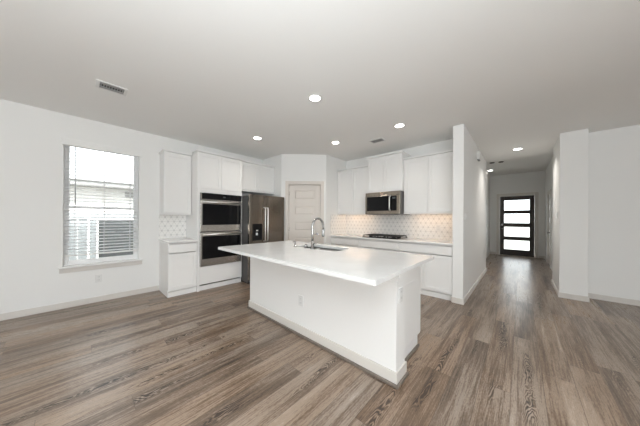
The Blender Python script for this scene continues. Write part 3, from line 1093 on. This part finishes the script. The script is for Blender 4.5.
# ------------------------------------------------------------------ island
IX0, IX1, IY0, IY1, IYB = -2.868, -0.705, 1.650, 1.822, 2.412
il = thing('kitchen_island', 'white kitchen island with plain panelled bar side in the middle of the room', 'island', (-1.8, 2.0, 0))
MB().box(IX0, IX1, IY0, IY1, 0.0, 0.8835).build('knee_wall', M_cab, il, 0.003)
b = MB()
b.box(IX0 + 0.02, -0.775, IY1 + 0.0005, 1.93, 0.0, 0.8835)
b.box(IX0 + 0.02, -0.775, 1.93, IYB, 0.105, 0.69)
b.box(IX0 + 0.02, -2.30, 1.93, IYB, 0.69, 0.8835)
b.box(-1.48, -0.775, 1.93, IYB, 0.69, 0.8835)
b.box(-2.30, -1.48, IYB - 0.02, IYB, 0.69, 0.8835)
b.box(IX0 + 0.02, -0.775, 1.93, IYB - 0.075, 0.0, 0.105)
b.build('cabinet_body', M_cab, il, 0.002)
nw = 4
dwid = (-0.775 - (IX0 + 0.02) - 0.003 * 5) / nw
for i in range(nw):
    a = IX0 + 0.02 + 0.003 + i * (dwid + 0.003)
    fr2 = Frame((0, IYB), (1, 0), (0, 1))
    MB(fr2).shaker(a, a + dwid, 0.112, 0.865, 0.0005, 0.020).build('door', M_cab, il, 0.0015)
b = MB()
b.box(IX0 - 0.013, IX1 + 0.013, IY0 - 0.013, IY0, 0.026, 0.112)
b.box(IX1, IX1 + 0.013, IY0, IY1 + 0.013, 0.026, 0.112)
b.box(IX0 - 0.013, IX0, IY0, IY1, 0.026, 0.112)
b.box(-0.775, IX1, IY1, IY1 + 0.013, 0.026, 0.112)
b.build('baseboard', M_trim, il, 0.003)
b = MB()
b.box(IX0 - 0.026, IX1 + 0.026, IY0 - 0.026, IY0 - 0.001, 0.0, 0.0255)
b.box(IX1 + 0.001, IX1 + 0.026, IY0 - 0.001, IY1 + 0.026, 0.0, 0.0255)
b.box(IX0 - 0.026, IX0 - 0.001, IY0 - 0.001, IY1, 0.0, 0.0255)
b.box(-0.774, -0.756, IY1 + 0.026, IYB - 0.075, 0.0, 0.0255)
sh = b.build('shoe_moulding', M_shoe, il, 0.006, 3)
sh['label'] = 'grey-brown wood shoe moulding'
b = MB()
b.box(IX1 - 0.16, IX1 + 0.036, IY0 - 0.036, IY1 + 0.002, 0.838, 0.8832)
b.box(IX1 - 0.15, IX1 + 0.018, IY0 - 0.018, IY1 + 0.001, 0.802, 0.8375)
b.build('end_cap_trim', M_cab, il, 0.003)

# countertop with sink cut-out
KX0, KX1, KY0, KY1 = -2.905, -0.650, 1.208, 2.436
SX0, SX1, SY0, SY1 = -2.250, -1.570, 1.958, 2.300


def rrect(x0, x1, y0_, y1_, r, n=6):
    pts = []
    for cx, cy, a0 in ((x1 - r, y1_ - r, 0), (x0 + r, y1_ - r, 90), (x0 + r, y0_ + r, 180), (x1 - r, y0_ + r, 270)):
        for k in range(n + 1):
            a_ = math.radians(a0 + 90 * k / n)
            pts.append((cx + r * math.cos(a_), cy + r * math.sin(a_)))
    return pts


bm = bmesh.new()
ct = MB()
ct.bm.free()
ct.bm = bm
edges = []
for pts in (rrect(KX0, KX1, KY0, KY1, 0.012, 4), rrect(SX0, SX1, SY0, SY1, 0.05)):
    vs = [bm.verts.new((p[0], p[1], 0.884)) for p in pts]
    for i in range(len(vs)):
        edges.append(bm.edges.new((vs[i], vs[(i + 1) % len(vs)])))
bmesh.ops.triangle_fill(bm, use_beauty=True, use_dissolve=False, edges=edges)
ext = bmesh.ops.extrude_face_region(bm, geom=bm.faces[:])
bmesh.ops.translate(bm, verts=[g for g in ext['geom'] if isinstance(g, bmesh.types.BMVert)], vec=(0, 0, 0.032))
tag(ct.build('island_countertop', M_quartz, None, 0.004, loc=(-1.8, 1.8, 0.884)),
    'large white quartz countertop overhanging the island, with the sink cut into it', 'countertop')

# sink
sk = thing('undermount_sink', 'stainless undermount sink set into the island countertop', 'sink', (-1.89, 2.15, 0.70))
sb = MB()
rim = rrect(SX0 - 0.004, SX1 + 0.004, SY0 - 0.004, SY1 + 0.004, 0.054)
low = rrect(SX0 + 0.008, SX1 - 0.008, SY0 + 0.008, SY1 - 0.008, 0.05)
flo = rrect(SX0 + 0.03, SX1 - 0.03, SY0 + 0.03, SY1 - 0.03, 0.05)
dra = [(-1.89 + 0.045 * math.cos(2 * math.pi * (k + 3.5) / 28), 2.16 + 0.045 * math.sin(2 * math.pi * (k + 3.5) / 28)) for k in range(28)]
L = [[sb.v((p[0], p[1], z)) for p in pts] for pts, z in ((rim, 0.8825), (low, 0.745), (flo, 0.722), (dra, 0.716))]
N = len(rim)
for i in range(3):
    for k in range(N):
        f = sb.bm.faces.new([L[i][k], L[i][(k + 1) % N], L[i + 1][(k + 1) % N], L[i + 1][k]])
        f.smooth = True
sbo = sb.build('sink_bowl', M_brush, sk)
md = sbo.modifiers.new('solid', 'SOLIDIFY')
md.thickness = 0.002
md.offset = 0
MB().tube([(-1.89, 2.16, 0.7095), (-1.89, 2.16, 0.7145)], 0.044, 20).build('drain', M_chrome, sk)

# faucet
fx_, fy_ = -1.888, 1.928
fa = thing('kitchen_faucet', 'tall gooseneck pull-down faucet in brushed nickel standing at the island sink', 'faucet', (fx_, fy_, 0.916))
MB().tube([(fx_, fy_, 0.9165), (fx_, fy_, 0.925), (fx_, fy_, 0.928), (fx_, fy_, 1.02)], [0.027, 0.027, 0.021, 0.020], 18).build('faucet_body', M_chrome, fa)
path = [(fx_, fy_, 1.0205), (fx_, fy_, 1.10), (fx_, fy_, 1.195)]
R_ = 0.098
for k in range(1, 13):
    a_ = math.pi * k / 12
    path.append((fx_, fy_ + R_ - R_ * math.cos(a_), 1.195 + R_ * math.sin(a_)))
path.append((fx_, fy_ + 2 * R_, 1.165))
MB().tube(path, 0.0150, 14).build('gooseneck', M_chrome, fa)
MB().tube([(fx_, fy_ + 2 * R_, 1.1645), (fx_, fy_ + 2 * R_, 1.14), (fx_, fy_ + 2 * R_, 1.075), (fx_, fy_ + 2 * R_, 1.06)], [0.0165, 0.018, 0.020, 0.017], 14).build('spray_head', M_chrome, fa)
MB().tube([(fx_ + 0.019, fy_, 0.985), (fx_ + 0.045, fy_, 0.987), (fx_ + 0.085, fy_ - 0.004, 1.005)], [0.010, 0.008, 0.006], 10).build('lever', M_chrome, fa)
sx_, sy_ = -2.205, 1.925
sd_ = thing('soap_dispenser', 'short brushed nickel soap dispenser on the island, farthest from the faucet', 'soap dispenser', (sx_, sy_, 0.916))
MB().tube([(sx_, sy_, 0.9165), (sx_, sy_, 0.922), (sx_, sy_, 0.924), (sx_, sy_, 0.955)], [0.022, 0.022, 0.014, 0.013], 14).build('pump_body', M_chrome, sd_)
MB().tube([(sx_, sy_, 0.9555), (sx_, sy_, 0.972), (sx_ - 0.012, sy_ + 0.004, 0.981), (sx_ - 0.045, sy_ + 0.010, 0.980), (sx_ - 0.058, sy_ + 0.012, 0.968)], [0.010, 0.010, 0.010, 0.008, 0.007], 12).build('spout', M_chrome, sd_)
ax_, ay_ = -2.005, 1.930
ag = thing('air_gap', 'short nickel air gap cap on the island between the faucet and the soap dispenser', 'air gap', (ax_, ay_, 0.916))
MB().tube([(ax_, ay_, 0.9165), (ax_, ay_, 0.923)], 0.024, 16).build('base_ring', M_chrome, ag)
MB().tube([(ax_, ay_, 0.9235), (ax_, ay_, 0.955), (ax_, ay_, 0.966), (ax_, ay_, 0.970)], [0.019, 0.019, 0.016, 0.008], 16).build('cap', M_chrome, ag)


# ------------------------------------------------------------------ plates on the walls
def plate(fr, name, label, cat, w, z, d=0.0, pw=0.072, ph=0.115, kind='outlet', group=None, gangs=1):
    t = thing(name, label, cat, fr(w, d, z), group)
    MB(fr).box(w - pw / 2, w + pw / 2, d + 0.0006, d + 0.0075, z - ph / 2, z + ph / 2).build('cover_plate', M_plastic, t, 0.0015)
    if kind == 'outlet':
        for dz in (-0.024, 0.024):
            s_ = MB(fr).box(w - 0.017, w + 0.017, d + 0.0077, d + 0.009, z + dz - 0.017, z + dz + 0.017).build('socket', M_plastic, t, 0.001)
            MB(fr).box(w - 0.009, w - 0.005, d + 0.0091, d + 0.0096, z + dz - 0.006, z + dz + 0.009).box(w + 0.005, w + 0.009, d + 0.0091, d + 0.0096, z + dz - 0.006, z + dz + 0.009).build('slots', M_slot, s_)
    else:
        for g_ in range(gangs):
            c_ = w + (g_ - (gangs - 1) / 2) * 0.046
            MB(fr).box(c_ - 0.016, c_ + 0.016, d + 0.0077, d + 0.013, z - 0.033, z + 0.033).build('rocker', M_plastic, t, 0.001)
    return t


PF = Frame((XP1, 0), (0, 1), (1, 0))
QF = Frame((XQ0, 0), (0, 1), (-1, 0))
IF = Frame((0, IY0), (1, 0), (0, -1))
IE = Frame((IX1, 0), (0, 1), (1, 0))
plate(LW, 'wall_outlet', 'white outlet low on the left wall under the window', 'outlet', 0.195, 0.358)
plate(IF, 'wall_outlet', 'white outlet on the long bar side of the island', 'outlet', -1.785, 0.385)
plate(IE, 'wall_outlet', 'white outlet on the narrow end post of the island', 'outlet', 1.725, 0.690)
plate(PF, 'light_switch', 'white double switch plate on the hall partition near its front edge', 'light switch', 4.10, 1.345, 0, 0.118, 0.115, 'switch', None, 2)
plate(QF, 'light_switch', 'white switch plate on the hall side of the column', 'light switch', 5.66, 1.38, 0, 0.072, 0.115, 'switch')
plate(RW, 'wall_outlet', 'white outlet on the star tile backsplash by the hall partition', 'outlet', -1.14, 1.13, 0.010)
ch = thing('door_chime', 'white door chime box high on the hall partition', 'door chime', (XP1, 5.35, 2.47))
MB(PF).box(5.24, 5.42, 0.0006, 0.048, 2.480, 2.630).build('chime_cover', M_plastic, ch, 0.006)
MB(PF).box(5.255, 5.405, 0.004, 0.040, 2.468, 2.4795).build('sound_slot', M_grille, ch)

# ------------------------------------------------------------------ ceiling fixtures
def downlight(x, y, z, label, watts=3.2):
    t = thing('recessed_light', label, 'recessed light', (x, y, z), 'recessed ceiling lights')
    MB().ring((x, y), 0.064, 0.084, z - 0.006, z - 0.0005).build('trim_ring', M_plastic, t, 0.001)
    MB().tube([(x, y, z - 0.0045), (x, y, z - 0.0008)], 0.0635, 28).build('lens', M_lamp, t)
    l = bpy.data.lights.new('downlight_beam', 'AREA')
    l.shape = 'DISK'
    l.size = 0.12
    l.energy = watts
    l.color = (1.0, 0.95, 0.88)
    l.spread = math.radians(125)
    lo = bpy.data.objects.new('downlight_beam', l)
    COL.objects.link(lo)
    lo.parent = t
    lo.location = (0, 0, -0.012)
    return t


downlight(-1.839, 1.906, H, 'recessed ceiling light nearest the camera, above the island countertop')
downlight(-1.397, 3.345, H, 'recessed ceiling light in front of the cabinet beside the hall partition')
downlight(-3.531, 2.163, H, 'recessed ceiling light in front of the oven tower')
downlight(-2.617, 3.284, H, 'recessed ceiling light in front of the pantry door')
downlight(-0.053, 6.058, H, 'recessed ceiling light in the hall opening past the partition', 9.0)
downlight(-0.760, 9.30, HF, 'recessed ceiling light farthest away, near the entry door', 1.0)


def vent(x0, x1, y0_, y1_, label, along):
    t = thing('ceiling_vent', label, 'vent', ((x0 + x1) / 2, (y0_ + y1_) / 2, H), 'ceiling vents')
    z0, z1 = H - 0.010, H - 0.0006
    f_ = 0.028
    b_ = MB()
    b_.box(x0, x1, y0_, y0_ + f_, z0, z1)
    b_.box(x0, x1, y1_ - f_, y1_, z0, z1)
    b_.box(x0, x0 + f_ * 0.7, y0_ + f_, y1_ - f_, z0, z1)
    b_.box(x1 - f_ * 0.7, x1, y0_ + f_, y1_ - f_, z0, z1)
    b_.build('frame', M_plastic, t, 0.002)
    MB().box(x0 + 0.02, x1 - 0.02, y0_ + f_, y1_ - f_, H - 0.0022, H - 0.0008).build('duct_backing', M_dark, t)
    s_ = MB()
    a0, a1 = x0 + f_ * 0.7, x1 - f_ * 0.7
    if along == 'x':
        n_ = 9
        for i in range(n_):
            yy = y0_ + f_ + (y1_ - y0_ - 2 * f_) * (i + 0.5) / n_
            s_.box(a0 + 0.055, a1 - 0.055, yy - 0.005, yy + 0.005, z0 + 0.001, z1 - 0.003)
        for q0, q1 in ((a0, a0 + 0.05), (a1 - 0.05, a1)):
            for j in range(3):
                xx = q0 + (q1 - q0) * (j + 0.5) / 3
                s_.box(xx - 0.006, xx + 0.006, y0_ + f_, y1_ - f_, z0 + 0.001, z1 - 0.003)
    s_.build('louvres', M_grille, t)
    return t


vent(-3.490, -3.300, 0.105, 0.360, 'white rectangular ceiling vent above the window side of the room', 'x')
vent(-2.095, -1.835, 3.615, 3.800, 'small ceiling vent in front of the tall cabinet over the microwave', 'x')
for x, y, lb in ((-0.62, 8.05, 'small dark round ceiling fixture nearer the hall partition in the foyer'), (-0.42, 8.10, 'small dark round ceiling fixture nearer the middle of the foyer')):
    t = thing('ceiling_fixture', lb, 'ceiling fixture', (x, y, HF), 'foyer ceiling fixtures')  # dark round fixtures, taken as unlit downlights
    MB().tube([(x, y, HF - 0.0005), (x, y, HF - 0.012), (x, y, HF - 0.022)], [0.06, 0.058, 0.045], 20).build('fixture_housing', M_dgrey, t)
